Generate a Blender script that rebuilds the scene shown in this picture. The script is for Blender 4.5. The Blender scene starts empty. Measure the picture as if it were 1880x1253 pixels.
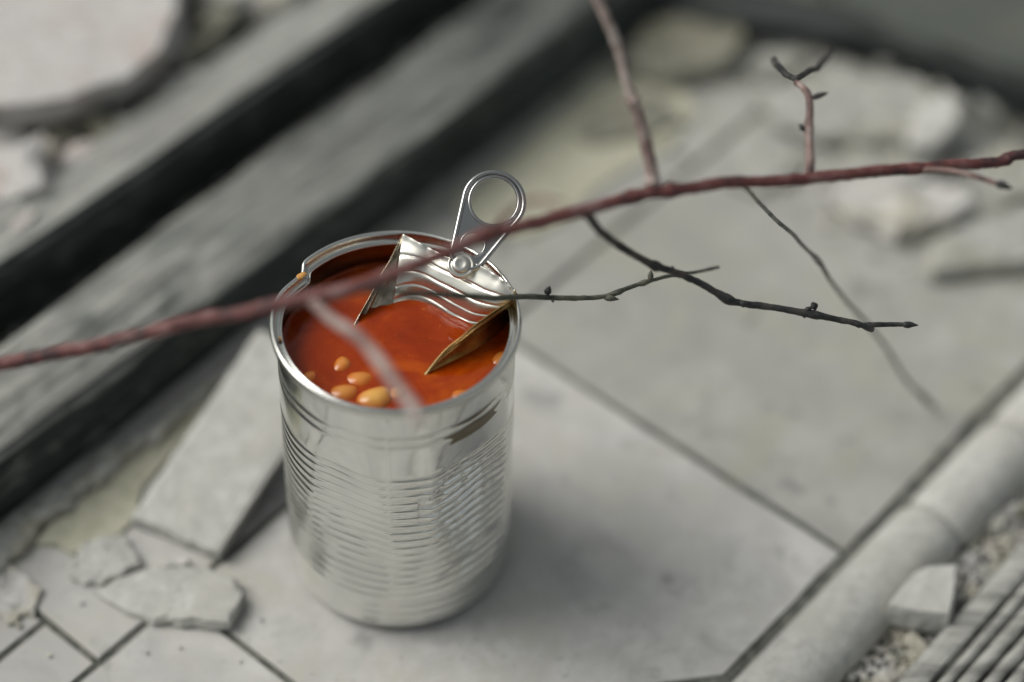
import bpy, bmesh, math, random
from mathutils import Vector, Matrix, noise
from math import sin, cos, pi, radians, sqrt, exp, atan2

# ------------------------------------------------------------------ camera, sky, sun, exposure
sc = bpy.context.scene
col = sc.collection
CAM = Vector((0.035119, -0.500795, 0.637451))
DIR = Vector((0.0, 0.68265977, -0.73073637))
RGT = Vector((0.99944561, 0.02432902, 0.02272837))
UPV = Vector((-0.03329385, 0.73033125, 0.68228131))
cam_d = bpy.data.cameras.new('camera'); cam = bpy.data.objects.new('camera', cam_d); col.objects.link(cam)
M3 = Matrix((RGT, UPV, -DIR)).transposed()
cam.matrix_world = Matrix.Translation(CAM) @ M3.to_4x4()
cam_d.lens = 85.0; cam_d.sensor_width = 36.0; cam_d.sensor_fit = 'HORIZONTAL'
cam_d.clip_start = 0.01; cam_d.clip_end = 200
cam_d.dof.use_dof = True; cam_d.dof.focus_distance = 0.739; cam_d.dof.aperture_fstop = 2.3
sc.camera = cam

SUN_EL, SUN_AZ = radians(46), radians(-78)      # light from the left, a little behind (azimuth from +Y towards +X)
world = bpy.data.worlds.new('World'); sc.world = world; world.use_nodes = True
wn = world.node_tree.nodes; wl = world.node_tree.links
sky = wn.new('ShaderNodeTexSky'); sky.sky_type = 'NISHITA'; sky.sun_disc = False
sky.sun_elevation = SUN_EL; sky.sun_rotation = SUN_AZ; sky.dust_density = 4.0; sky.air_density = 1.0; sky.ozone_density = 1.0
hs = wn.new('ShaderNodeHueSaturation'); hs.inputs['Saturation'].default_value = 0.22
wl.new(sky.outputs[0], hs.inputs['Color'])
tint = wn.new('ShaderNodeMix'); tint.data_type = 'RGBA'; tint.blend_type = 'MULTIPLY'; tint.inputs[0].default_value = 1.0; tint.inputs[7].default_value = (.97, 1.0, .965, 1)
wl.new(hs.outputs[0], tint.inputs[6])
bg = wn['Background']; wl.new(tint.outputs[2], bg.inputs['Color']); bg.inputs['Strength'].default_value = 0.080
sun_d = bpy.data.lights.new('sun', 'SUN'); sun_d.energy = 1.5; sun_d.angle = radians(42); sun_d.color = (1.0, 0.96, 0.91)
sun = bpy.data.objects.new('sun', sun_d); col.objects.link(sun)
sdir = Vector((sin(SUN_AZ) * cos(SUN_EL), cos(SUN_AZ) * cos(SUN_EL), sin(SUN_EL)))
sun.rotation_euler = sdir.to_track_quat('Z', 'Y').to_euler(); sun.location = sdir * 3
vs = sc.view_settings
sc.display_settings.display_device = 'sRGB'
vs.view_transform = 'Standard'; vs.look = 'None'; vs.gamma = 1.0; vs.use_curve_mapping = False; vs.exposure = 0.40
sc.cycles.use_denoising = True
sc.cycles.max_bounces = 8; sc.cycles.caustics_reflective = False; sc.cycles.caustics_refractive = False

# ------------------------------------------------------------------ helpers
FPX = 4439.0
def srv(x, y, z):                       # surveyed point of the photograph on the horizontal plane at height z (m)
    v = DIR + RGT * ((x - 940) / FPX) + UPV * ((626.5 - y) / FPX)
    return CAM + v * ((z - CAM.z) / v.z)
def srd(x, y, dep):                     # surveyed point at a distance from the lens plane
    return CAM + (DIR + RGT * ((x - 940) / FPX) + UPV * ((626.5 - y) / FPX)) * dep
_n = sqrt(.777 ** 2 + .63 ** 2)
AX = Vector((.777 / _n, -.63 / _n, 0)); BX = Vector((.63 / _n, .777 / _n, 0))   # across / along the tile courses
def ab(a, b, z=0.0): return AX * (a / 100) + BX * (b / 100) + Vector((0, 0, z / 100))   # cm
ROT_B = atan2(BX.y, BX.x)

def link(name, me, mat=None, parent=None):
    o = bpy.data.objects.new(name, me); col.objects.link(o)
    if mat is not None and me is not None and not me.materials: me.materials.append(mat)
    if parent is not None: o.parent = parent
    return o
def mesh(name, verts, faces, smooth=True):
    me = bpy.data.meshes.new(name); me.from_pydata([tuple(v) for v in verts], [], faces); me.update()
    bm = bmesh.new(); bm.from_mesh(me); bmesh.ops.recalc_face_normals(bm, faces=bm.faces); bm.to_mesh(me); bm.free()
    if smooth: me.polygons.foreach_set('use_smooth', [True] * len(me.polygons))
    return me
def bm_mesh(name, bm, smooth=False):
    me = bpy.data.meshes.new(name); bmesh.ops.recalc_face_normals(bm, faces=bm.faces); bm.to_mesh(me); bm.free()
    if smooth: me.polygons.foreach_set('use_smooth', [True] * len(me.polygons))
    return me
def empty(name, loc=(0, 0, 0)):
    o = bpy.data.objects.new(name, None); col.objects.link(o); o.location = loc; o.empty_display_size = .01; return o
def tag(o, label=None, cat=None, group=None, kind=None):
    if label: o['label'] = label
    if cat: o['category'] = cat
    if group: o['group'] = group
    if kind: o['kind'] = kind
    return o
def fbm(p, o=4): return noise.fractal(p, 1.0, 2.0, o)

class Mat:
    def __init__(s, name, rough=.6, metal=0.0, spec=.5):
        s.m = bpy.data.materials.new(name); s.m.use_nodes = True
        s.n = s.m.node_tree.nodes; s.l = s.m.node_tree.links
        s.b = s.n['Principled BSDF']; s.b.inputs['Roughness'].default_value = rough
        s.b.inputs['Metallic'].default_value = metal; s.b.inputs['Specular IOR Level'].default_value = spec
        s.co = None
    def coord(s, kind='Position', scale=(1, 1, 1), rot=(0, 0, 0)):
        if kind == 'Position': src = s.n.new('ShaderNodeNewGeometry').outputs['Position']
        else: src = s.n.new('ShaderNodeTexCoord').outputs[kind]
        mp = s.n.new('ShaderNodeMapping'); mp.inputs['Scale'].default_value = scale; mp.inputs['Rotation'].default_value = rot
        s.l.new(src, mp.inputs['Vector']); return mp.outputs[0]
    def noise(s, vec, scale, detail=5, rough=.6, dist=0.0):
        t = s.n.new('ShaderNodeTexNoise'); t.inputs['Scale'].default_value = scale; t.inputs['Detail'].default_value = detail
        t.inputs['Roughness'].default_value = rough; t.inputs['Distortion'].default_value = dist
        s.l.new(vec, t.inputs['Vector']); return t.outputs['Fac']
    def ramp(s, fac, stops, interp='LINEAR'):
        r = s.n.new('ShaderNodeValToRGB'); e = r.color_ramp.elements; r.color_ramp.interpolation = interp
        while len(e) < len(stops): e.new(.5)
        for k, (p, c) in enumerate(stops):
            e[k].position = p
            c = (c, c, c) if isinstance(c, (int, float)) else c
            e[k].color = (*c, 1)
        s.l.new(fac, r.inputs[0]); return r.outputs[0]
    def mix(s, fac, a, b, blend='MIX'):
        x = s.n.new('ShaderNodeMix'); x.data_type = 'RGBA'; x.blend_type = blend
        for sock, v in ((x.inputs[0], fac), (x.inputs[6], a), (x.inputs[7], b)):
            if isinstance(v, (int, float)): sock.default_value = v
            elif isinstance(v, tuple): sock.default_value = (*v, 1)
            else: s.l.new(v, sock)
        return x.outputs[2]
    def color(s, c):
        if isinstance(c, tuple): s.b.inputs['Base Color'].default_value = (*c, 1)
        else: s.l.new(c, s.b.inputs['Base Color'])
    def bump(s, h, strength=.4, dist=.001):
        b = s.n.new('ShaderNodeBump'); b.inputs['Strength'].default_value = strength; b.inputs['Distance'].default_value = dist
        s.l.new(h, b.inputs['Height']); s.l.new(b.outputs[0], s.b.inputs['Normal'])
    def rough(s, c): s.l.new(c, s.b.inputs['Roughness'])
    def upness(s):                        # 0 on walls, 1 on faces that look up: where dust and the lit top tone go
        g = s.n.new('ShaderNodeNewGeometry'); x = s.n.new('ShaderNodeSeparateXYZ'); s.l.new(g.outputs['True Normal'], x.inputs[0])
        return x.outputs[2]

# ------------------------------------------------------------------ materials
def m_tile(name, tone, warm):
    m = Mat(name, .5)
    p = m.coord()
    big = m.noise(p, 11, 5, .62, .5); mid = m.noise(p, 62, 7, .68, .3); spk = m.noise(p, 210, 4, .55); sp2 = m.noise(p, 52, 4, .5, .3); sm = m.noise(p, 26, 6, .7, 1.2)
    def k(f): return tuple(x * f for x in tone)
    c = m.ramp(big, [(.36, k(.80)), (.5, k(1.0)), (.62, k(1.12))])
    c = m.mix(m.ramp(mid, [(.40, .7), (.60, 0.0)]), c, k(.80))
    c = m.mix(m.ramp(sm, [(.38, .75), (.50, 0.0)]), c, warm)
    c = m.mix(m.ramp(sm, [(.56, 0.0), (.66, .6)]), c, k(.66))
    c = m.mix(m.ramp(sp2, [(.30, .7), (.38, 0.0)]), c, k(.5))
    c = m.mix(m.ramp(spk, [(.27, .7), (.34, 0.0)]), c, k(.45))
    m.color(c); m.rough(m.ramp(mid, [(.3, .42), (.7, .7)])); m.bump(mid, .3, .0008); return m.m
def m_plaster(name, base, dark, warm=(.45, .42, .33)):
    m = Mat(name, .9, spec=.25)
    p = m.coord(); big = m.noise(p, 45, 5, .65); mid = m.noise(p, 190, 6, .7); fine = m.noise(p, 700, 4, .6)
    c = m.ramp(mid, [(.38, dark), (.5, base), (.64, tuple(min(1, x * 1.12) for x in base))])
    c = m.mix(m.ramp(big, [(.40, .75), (.52, 0.0)]), c, warm)
    m.color(c); h = m.mix(.5, mid, fine); m.bump(h, .6, .0012); return m.m
def m_wood(name, side, dusty, cover=.5, fade=None):
    m = Mat(name, .85, spec=.25)
    p = m.coord('Object', (1.0, 11, 11)); p0 = m.coord('Object', (1, 2.2, 2.2))
    g = m.noise(p, 14, 7, .66, .4); d = m.noise(p0, 22, 6, .66, .5); g2 = m.noise(m.coord('Object', (2.0, 60, 60)), 9, 5, .65); kn = m.noise(p0, 60, 4, .6)
    wood = m.ramp(g, [(.36, tuple(x * .5 for x in side)), (.5, side), (.64, tuple(x * 1.7 for x in side))])
    dust = m.ramp(g, [(.36, tuple(x * .55 for x in dusty)), (.5, dusty), (.64, tuple(x * 1.25 for x in dusty))])
    dust = m.mix(m.ramp(g2, [(.38, .8), (.5, 0.0)]), dust, tuple(x * .5 for x in dusty))
    up = m.ramp(m.upness(), [(.45, 0.0), (.9, 1.0)])  # dust on tops; the darker side colour also paints in the shaded fronts
    am = m.mix(1.0, up, m.ramp(d, [(.36, cover), (.55, 1.0)]), 'MULTIPLY')
    if fade:                              # the pale top tone weakens along the beam towards its far end
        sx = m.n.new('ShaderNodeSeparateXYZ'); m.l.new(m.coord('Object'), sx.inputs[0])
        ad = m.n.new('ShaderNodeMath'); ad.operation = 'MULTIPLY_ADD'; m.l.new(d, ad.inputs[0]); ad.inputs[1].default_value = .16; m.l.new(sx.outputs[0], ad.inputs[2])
        am = m.mix(1.0, am, m.ramp(ad.outputs[0], [(fade[0] + .08, 1.0), (fade[1] + .08, .30)]), 'MULTIPLY')
    side_dust = m.ramp(kn, [(.56, 0.0), (.68, .35)])
    m.color(m.mix(am, m.mix(side_dust, wood, dusty), dust)); m.bump(m.mix(.5, g, g2), .9, .002); return m.m
def m_soil():
    m = Mat('rubble_ground', .95, spec=.2); p = m.coord()
    c = m.ramp(m.noise(p, 60, 8, .7), [(.3, (.05, .054, .05)), (.5, (.10, .103, .094)), (.68, (.22, .22, .20))])
    m.color(c); m.bump(m.noise(p, 240, 6, .7), .9, .003); return m.m
def m_mortar():
    m = Mat('mortar', .95, spec=.2); p = m.coord()
    m.color(m.ramp(m.noise(p, 150, 6, .7), [(.38, (.07, .074, .066)), (.62, (.20, .20, .178))])); m.bump(m.noise(p, 600, 4, .7), .6, .001); return m.m
def m_tin(name, base=(.80, .80, .775), r0=.16, r1=.30):
    m = Mat(name, .2, 1.0); p = m.coord('Object')
    st = m.noise(m.coord('Object', (600, 600, 6)), 1.2, 4, .6); sm = m.noise(p, 90, 5, .6); fine = m.noise(p, 900, 3, .6)
    c = m.mix(m.ramp(sm, [(.4, 0.0), (.75, .35)]), base, tuple(x * .72 for x in base))
    m.color(c); m.rough(m.ramp(m.mix(.5, sm, st), [(.3, r0), (.7, r1)])); m.bump(m.mix(.5, sm, fine), .06, .0004); return m.m
def m_bark(name, c0, c1, c2, s=1.0):
    m = Mat(name, .55, spec=.4); p = m.coord('Position'); n1 = m.noise(p, 160 * s, 5, .65); n2 = m.noise(p, 900, 5, .7)
    c = m.ramp(n1, [(.38, c0), (.5, c1), (.64, c2)])
    c = m.mix(m.ramp(n2, [(.55, 0.0), (.75, .6)]), c, tuple(x * .5 for x in c0))
    m.color(c); m.bump(n2, .7, .0004); return m.m

TILE = m_tile('dusty_tile', (.53, .52, .495), (.47, .455, .40)); TILE_DIM = m_tile('yellowed_dim_tile', (.385, .38, .352), (.355, .345, .288)); SOIL = m_soil(); MORTAR = m_mortar()  # far tile tone: yellowed, and dimmed to paint weaker light at the back
PLASTER = m_plaster('pale_plaster', (.56, .545, .52), (.36, .355, .33))
PLASTER_W = m_plaster('white_plaster', (.52, .50, .485), (.40, .39, .37), (.46, .40, .37))
STONE = m_plaster('grey_stone', (.40, .40, .375), (.24, .245, .22), (.33, .31, .24))
DUSTY = m_plaster('dusty_plaster', (.38, .375, .35), (.27, .27, .25), (.33, .32, .265))
OCHRE = m_plaster('ochre_rubble', (.23, .225, .185), (.13, .13, .105), (.26, .245, .18))
PORC = m_plaster('glazed_shard', (.52, .512, .485), (.47, .465, .44), (.50, .49, .455))
SMOOTH = m_plaster('smooth_plaster', (.49, .485, .455), (.42, .415, .39), (.45, .44, .40))
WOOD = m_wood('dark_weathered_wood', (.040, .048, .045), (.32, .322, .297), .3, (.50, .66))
WOOD1 = m_wood('grey_weathered_wood', (.05, .057, .053), (.37, .372, .345), .75)
GAP_SHADE = m_wood('gap_shade_wood', (.04, .046, .045), (.055, .06, .058), .2)  # dark tone that paints the shaded gap before the slab
DULL = m_plaster('dull_concrete', (.095, .104, .093), (.07, .078, .07), (.115, .118, .10))
BOARDM = m_wood('pale_grooved_wood', (.28, .28, .26), (.42, .415, .385), .8)
TIN = m_tin('tin_plate', (.80, .80, .77), .10, .19); TIN_RIM = m_tin('tin_rim', (.66, .66, .62), .16, .28)
TIN_TAB = m_tin('tin_tab', (.44, .44, .43), .15, .26)
LIDM = m_tin('lid_tin', (.76, .74, .67), .24, .36)
m = Mat('lacquered_inside', .3, 1.0); m.color(m.ramp(m.noise(m.coord('Object', (1, 1, 3)), 60, 4), [(.35, (.10, .085, .06)), (.7, (.24, .21, .15))])); LACQ = m.m
m = Mat('gold_lacquer', .28, 1.0); m.color(m.ramp(m.noise(m.coord('Object'), 120, 4), [(.35, (.26, .15, .05)), (.7, (.50, .37, .17))])); GOLD = m.m
m = Mat('brown_tin', .22, 1.0); m.color(m.ramp(m.noise(m.coord('Object', (1, 1, .4)), 160, 4), [(.38, (.22, .17, .11)), (.62, (.55, .50, .40))])); FLAP = m.m
BARK = m_bark('red_bark', (.045, .022, .024), (.135, .042, .038), (.20, .11, .105), .7)
BARK_P = m_bark('pale_bark', (.17, .11, .10), (.36, .29, .26), (.44, .39, .36), .8)
BARK_D = m_bark('dark_bark', (.012, .014, .014), (.035, .036, .035), (.09, .07, .065))
BARK_M = m_bark('mottled_bark', (.075, .045, .042), (.20, .125, .11), (.31, .25, .23))
BARK_G = m_bark('grey_bark', (.13, .135, .12), (.25, .25, .225), (.32, .31, .28))
BARK_O = m_bark('olive_bark', (.03, .034, .026), (.075, .08, .06), (.14, .13, .10))

# ------------------------------------------------------------------ setting: ground, tiles
def grid_sheet(name, x0, x1, y0, y1, n, zf):
    V = []; F = []
    for j in range(n + 1):
        for i in range(n + 1):
            x = x0 + (x1 - x0) * i / n; y = y0 + (y1 - y0) * j / n; V.append((x, y, zf(x, y)))
    for j in range(n):
        for i in range(n): k = j * (n + 1) + i; F.append((k, k + 1, k + n + 2, k + n + 1))
    return mesh(name, V, F)
ground = link('ground', mesh('ground', [(-40, -40, -.0082), (40, -40, -.0082), (40, 40, -.0082), (-40, 40, -.0082)], [(0, 1, 2, 3)], False), SOIL)
tag(ground, kind='structure')
def heap(x, y):                           # rubble banked up behind the narrow beam and in the gap between the beams
    a = 100 * (x * AX.x + y * AX.y)
    def st(v, e0, e1): t = min(1, max(0, (v - e0) / (e1 - e0))); return t * t * (3 - 2 * t)
    return .034 * st(-a, 18.2, 19.4) + .015 * st(-a, 13.2, 14.6) * (1 - st(-a, 16.2, 18.0))
rough_ground = link('rubble_bed', grid_sheet('rubble_bed', -.8, .8, -.7, .9, 320,
      lambda x, y: -.0058 + heap(x, y) + .0022 * fbm(Vector((x * 40, y * 40, 3))) + .0012 * fbm(Vector((x * 150, y * 150, 9)), 2)), SOIL)
tag(rough_ground, kind='structure')
floor = link('floor', mesh('floor', [ab(-14, -60, -.10), ab(11.95, -60, -.10), ab(11.95, 31.5, -.10), ab(-14, 31.5, -.10)], [(0, 1, 2, 3)], False), MORTAR)
tag(floor, kind='structure')

random.seed(4)
def slab_poly(name, pts, z0, z1, bev, mat, parent, jit=0.0, seed=0, nsub=12, dz=(0, 0)):
    """prism over a polygon in (a, b) cm, its edges cut into short chipped runs"""
    rnd = random.Random(seed); P = []
    for k in range(len(pts)):
        p, q = Vector((*pts[k], 0)), Vector((*pts[(k + 1) % len(pts)], 0)); n = max(1, int((q - p).length / 15.5 * nsub))
        nr = Vector((-(q - p).y, (q - p).x, 0)).normalized()
        for i in range(n):
            c = p.lerp(q, i / n)
            if i: c = c + nr * abs(rnd.gauss(0, jit))
            P.append(c)
    bm = bmesh.new()
    ctr = sum(P, Vector()) / len(P)
    top = [bm.verts.new(ab(c.x, c.y, z1 + dz[0] * (c.x - ctr.x) + dz[1] * (c.y - ctr.y))) for c in P]
    f = bm.faces.new(top)
    r = bmesh.ops.extrude_face_region(bm, geom=[f])
    for v in [g for g in r['geom'] if isinstance(g, bmesh.types.BMVert)]: v.co.z = z0 / 100
    bm.faces.ensure_lookup_table()
    edges = [e for e in bm.edges if e.verts[0] in top and e.verts[1] in top]
    bmesh.ops.bevel(bm, geom=edges, offset=bev / 100, segments=2, affect='EDGES', profile=.6)
    return link(name, bm_mesh(name, bm), mat, parent)
g = .11
def rect(a0, a1, b0, b1): return [(a0 + g, b0 + g), (a1 - g, b0 + g), (a1 - g, b1 - g), (a0 + g, b1 - g)]
tiles = [
    [(-4 + g, -6.4 + g), (5.2, -6.4 + g), (7.6, -1.7), (9.75, 1.15), (11.4 - g, 2.95), (11.4 - g, 9.6 - g), (-4 + g, 9.6 - g)],
    [(5.7, -6.4 + g), (11.4 - g, -6.4 + g), (11.4 - g, 2.2), (10.0, .6), (8.0, -2.2)],
    rect(-4, 11.4, 9.6, 25.6), rect(-4, 11.4, 25.6, 30.6), rect(-4, 11.4, -22.4, -6.4), rect(-4, 11.4, -38, -22.4), rect(-4, 11.4, -53.5, -38),
    rect(-14.2, -4, -9.9, 5.8), rect(-14.2, -4, 5.8, 21.5), rect(-14.2, -4, 21.5, 30.6), rect(-6.5, -4, -25.5, -9.9), rect(-14.2, -6.5, -25.5, -9.9), rect(-14.2, -4, -41, -25.5), rect(-14.2, -4, -56.5, -41)]
for k, t in enumerate(tiles):
    slab_poly('tile', t, -.6, random.uniform(-.02, .012) if k != 1 else -.045, .05, TILE_DIM if k in (2, 3, 8, 9) else TILE, floor, .028, k)

# rounded edging along the tiled floor
edging = empty('tile_edging', ab(12.9, 10, -.5)); bpy.context.view_layer.update()
tag(edging, 'rounded pale tile edging running along the tiled floor beside the rubble', 'edging')
def edging_piece(b0, b1, seed, dz=0, da=0):
    rnd = random.Random(seed); V = []; F = []; nb = max(6, int((b1 - b0) / .25)); na = 22
    for j in range(nb + 1):
        b = b0 + (b1 - b0) * j / nb
        e = min(j, nb - j); sh = 1 - (.10 if e == 0 else .03 if e == 1 else 0)
        for i in range(na + 1):
            t = pi * i / na; R = 1.28 * sh
            a = 12.86 + da - cos(t) * R * (1.0 + .012 * fbm(Vector((b, i * .3, seed)))); z = -.62 + sin(t) ** .85 * R * 1.0 + .03 * fbm(Vector((b * .8, t * 2, seed)))
            V.append(ab(a, b, z + dz))
    w = na + 1
    for j in range(nb):
        for i in range(na): k = j * w + i; F.append((k, k + 1, k + w + 1, k + w))
    F.append(tuple(range(w))); F.append(tuple(range(nb * w, nb * w + w)))
    me = mesh('edging_tile', V, F)
    o = link('edging_tile', me, SMOOTH, edging); o.matrix_parent_inverse = edging.matrix_world.inverted()
cuts = [-55, -40, -25, -10.5, -2.2, 12.7, 17.85, 33]
for k in range(len(cuts) - 1): edging_piece(cuts[k] + .07, cuts[k + 1] - .07, k, -.03 if k % 2 else .02, [.0, .05, -.04, .03, .02, .08, .15][k])

# ------------------------------------------------------------------ weathered beams
def beam(name, a0, a1, b0, b1, z0, z1, mat, seed, rough=.06):
    L = (b1 - b0); n = 330; ca, cz = (a0 + a1) / 2, (z0 + z1) / 2; wa, wz = (a1 - a0) / 2, (z1 - z0) / 2
    prof = []
    def run(p, q, m):
        for i in range(m): prof.append((p[0] + (q[0] - p[0]) * i / m, p[1] + (q[1] - p[1]) * i / m))
    run((-1, -1), (1, -1), 8); run((1, -1), (1, 1), 14); run((1, 1), (-1, 1), 26); run((-1, 1), (-1, -1), 14)
    V = []; F = []; w = len(prof)
    for j in range(n + 1):
        x = L * j / n
        wob = .12 * fbm(Vector((x * .09, seed, 1))) 
        for (u, v) in prof:
            cr = 1 - .10 * max(0, abs(u) - .86) / .14 * max(0, abs(v) - .86) / .14
            y = u * wa * cr; z = v * wz * cr
            gr = rough * fbm(Vector((x * .10, y * 4.5, z * 4.5 + seed)), 5) + rough * .9 * fbm(Vector((x * .35, y * 1.1 + seed, z * 1.1)), 3)
            edge = max(abs(u), abs(v))
            V.append((x / 100, (y * (1 + gr * .4) + wob) / 100, (z + (gr if v > -.99 else 0)) / 100))
    for j in range(n):
        for i in range(w): F.append((j * w + i, j * w + (i + 1) % w, (j + 1) * w + (i + 1) % w, (j + 1) * w + i))
    F.append(tuple(range(w))); F.append(tuple(range(n * w, n * w + w)))
    o = link(name, mesh(name, V, F), mat)
    o.location = ab(ca, b0, cz); o.rotation_euler = (0, 0, ROT_B)     # local +y points to -a
    return o
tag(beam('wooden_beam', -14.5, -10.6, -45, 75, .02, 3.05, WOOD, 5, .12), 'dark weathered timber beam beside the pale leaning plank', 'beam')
tag(beam('wooden_beam', -18.9, -16.3, -45, 75, .02, 4.1, WOOD1, 11, .09), 'narrow grey timber beam lying between the thick dark beam and the plaster block', 'beam')

# ------------------------------------------------------------------ broken pieces
def flake(name, outline, z0, thick, mat, seed=0, tilt=(0, 0), rough=.05, label=None, cat='chip', group=None, taper=.12, jag=.06, under=.02):
    """a broken piece: outline is a list of world (x, y) points, real thickness, rough broken edge"""
    rnd = random.Random(seed); P = [Vector((p[0], p[1], 0)) for p in outline]
    area = sum(P[i].x * P[(i + 1) % len(P)].y - P[(i + 1) % len(P)].x * P[i].y for i in range(len(P)))
    if area < 0: P.reverse()
    c = sum(P, Vector()) / len(P); size = max((p - c).length for p in P)
    Q = []
    for k in range(len(P)):
        p, q = P[k], P[(k + 1) % len(P)]; n = max(2, int((q - p).length / size * 7)); nr = Vector(((q - p).y, -(q - p).x, 0)).normalized()
        for i in range(n): Q.append(p.lerp(q, i / n) + (nr * rnd.gauss(0, jag * size * .5) if i else Vector()))
    n = len(Q); V = []; F = []
    rings = [(1 - under, 0.0), (1.0 - under * .4, .25), (1 - taper * .15, .72), (1 - taper * .6, .94), (1 - taper, 1.0), (.72, 1.0), (.45, 1.0), (.2, 1.0)]
    for (s, h) in rings:
        for q in Q:
            d = q - c; x = c + d * s
            up = thick * h
            f = rough * thick * 2.2 * fbm(Vector((x.x / size * 2.2, x.y / size * 2.2, seed + h * 2)), 4)
            j = .05 * size * fbm(Vector((x.x / size * 4, x.y / size * 4, seed * 3 + h * 5)), 3) if 0 < h < .9 else 0
            x = x + d.normalized() * j if d.length > 0 else x
            zz = up + (f if h > .5 else 0)
            if h > 0: zz += (d.x * s * tilt[0] + d.y * s * tilt[1])
            else: zz += max(0, d.x * s * tilt[0] + d.y * s * tilt[1]) * .9
            V.append((x.x - c.x, x.y - c.y, max(zz, 0.0)))
    for r in range(len(rings) - 1):
        for i in range(n): F.append((r * n + i, r * n + (i + 1) % n, (r + 1) * n + (i + 1) % n, (r + 1) * n + i))
    F.append(tuple(range(n))); F.append(tuple((len(rings) - 1) * n + i for i in range(n)))
    me = mesh(name, V, F)
    for p in me.polygons: p.use_smooth = False
    o = link(name, me, mat); o.location = (c.x, c.y, z0)
    if label: tag(o, label, cat, group)
    return o
def px(pts, z): return [tuple(srv(x, y, z)[:2]) for (x, y) in pts]

# plaster block behind the narrow beam
flake('plaster_block', px([(345, -60), (330, 20), (300, 95), (235, 150), (130, 185), (20, 200), (-160, 205), (-260, 60), (-150, -260), (250, -300)], .052), .036, .017, PLASTER_W, 3, rough=.03,
      label='large white plaster block with a rounded broken corner behind the narrow beam', cat='block', taper=.03, jag=.03, under=.16)
flake('plaster_block', px([(370, -10), (540, 0), (560, -140), (380, -160)], .045), .024, .021, PLASTER, 13, rough=.03, label='small pale plaster block between the narrow beam and the large white block', cat='block')

# leaning plank
def plank():
    near_l, near_r = srv(243, 944, .0062), srv(401, 1013, .0062)
    far_l, far_r = srv(474, 604, .0205), srv(640, 600, .0205)
    u = (near_r - near_l); 
    V = []; F = []; n = 40; w = 14; T = .005
    for side in (0, 1):
        for j in range(n + 1):
            for i in range(w + 1):
                a = near_l.lerp(far_l, j / n); b = a + u
                p = a.lerp(b, i / w)
                ed = .0006 if (i in (0, w) or j in (0, n)) else 0
                f = .0005 * fbm(Vector((p.x * 90, p.y * 90, 2)), 4)
                jx = .0009 * fbm(Vector((p.x * 160, p.y * 160, 7)), 3) if ed else 0
                z = p.z + f - ed if side == 0 else p.z - T
                V.append((p.x + jx, p.y + jx, max(z, .0004)))
    W = w + 1; N = W * (n + 1)
    for s in (0, 1):
        for j in range(n):
            for i in range(w): k = s * N + j * W + i; F.append((k, k + 1, k + W + 1, k + W))
    per = [i for i in range(W)] + [j * W + w for j in range(1, n + 1)] + [n * W + i for i in range(w - 1, -1, -1)] + [j * W for j in range(n - 1, 0, -1)]
    for k in range(len(per)): a, b = per[k], per[(k + 1) % len(per)]; F.append((a, b, N + b, N + a))
    o = link('leaning_plank', mesh('leaning_plank', V, F, False), SMOOTH)
    return tag(o, 'pale dusty flat plank leaning against the dark timber beam behind the can', 'plank')
plank()

# flakes lying on the tiles
flake('plaster_chip', px([(168, 1078), (262, 1040), (385, 1038), (432, 1062), (452, 1092), (430, 1135), (408, 1148), (330, 1140), (258, 1128), (205, 1100)], .004), .0002, .0040, SMOOTH, 21, (.05, -.02), .12,
      'large flat plaster chip on the tile joint below the leaning plank', 'chip', taper=.10)
flake('plaster_chip', px([(122, 1040), (150, 985), (225, 968), (262, 1020), (215, 1048), (150, 1058)], .006), .0002, .0032, SMOOTH, 22, (-.03, .05), .16, 'small grey triangular plaster chip between the flat chip and the timber beam', 'chip')
flake('plaster_chip', px([(-40, 1080), (-10, 1010), (45, 1040), (78, 1068), (60, 1105), (10, 1130)], .006), .0002, .0018, PLASTER, 23, (0, 0), .2, 'rough grey plaster chip on the tile by the foot of the timber beam', 'chip')
flake('plaster_chip', px([(290, 1034), (320, 1024), (350, 1026), (344, 1036), (300, 1042)], .003), .0002, .003, PLASTER, 25, label='tiny sliver of plaster between the flat chip and the leaning plank', cat='chip')
# ochre render left on the floor beside the beam, and the dust bank at its foot
flake('mortar_patch', px([(60, 1000), (140, 905), (215, 850), (300, 770), (365, 715), (430, 660), (455, 640), (370, 770), (262, 890), (248, 950), (205, 990), (130, 1020)], .002), .0001, .0018,
      m_plaster('yellowed_mortar', (.44, .43, .335), (.38, .375, .29), (.46, .45, .36)), 31, rough=.15, label='thin yellowed mortar patch on the tiles between timber beam and leaning plank', cat='mortar patch', taper=.05, jag=.02)
for k, (pts, lab) in enumerate([([(-60, 1060), (-40, 990), (60, 920), (125, 880), (165, 895), (95, 950), (40, 1010), (0, 1045)], 'grey crumbled mortar strip at the foot of the beam beside the rough chip'),
                         ([(118, 905), (190, 832), (262, 790), (285, 800), (225, 850), (150, 905)], 'grey crumbled mortar strip at the foot of the beam beside the yellowed patch'),
                         ([(250, 812), (330, 742), (420, 668), (455, 650), (420, 690), (330, 772), (285, 818)], 'long grey crumbled mortar strip between the beam and the leaning plank')]):
    flake('mortar_strip', px(pts, .004), .0003, .005, STONE, 35 + k, rough=.2, label=lab, cat='mortar', taper=.2)

flake('mortar_patch', px([(820, 372), (930, 290), (1010, 215), (1110, 120), (1230, 150), (1290, 200), (1215, 280), (1120, 330), (1040, 400), (960, 440), (880, 430)], .0012), .0001, .0012,
      bpy.data.materials['yellowed_mortar'], 33, rough=.1, label='thin olive mortar patch on the tiles behind the ring pull beside the dark beam', cat='mortar patch', taper=.04, jag=.03)
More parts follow.
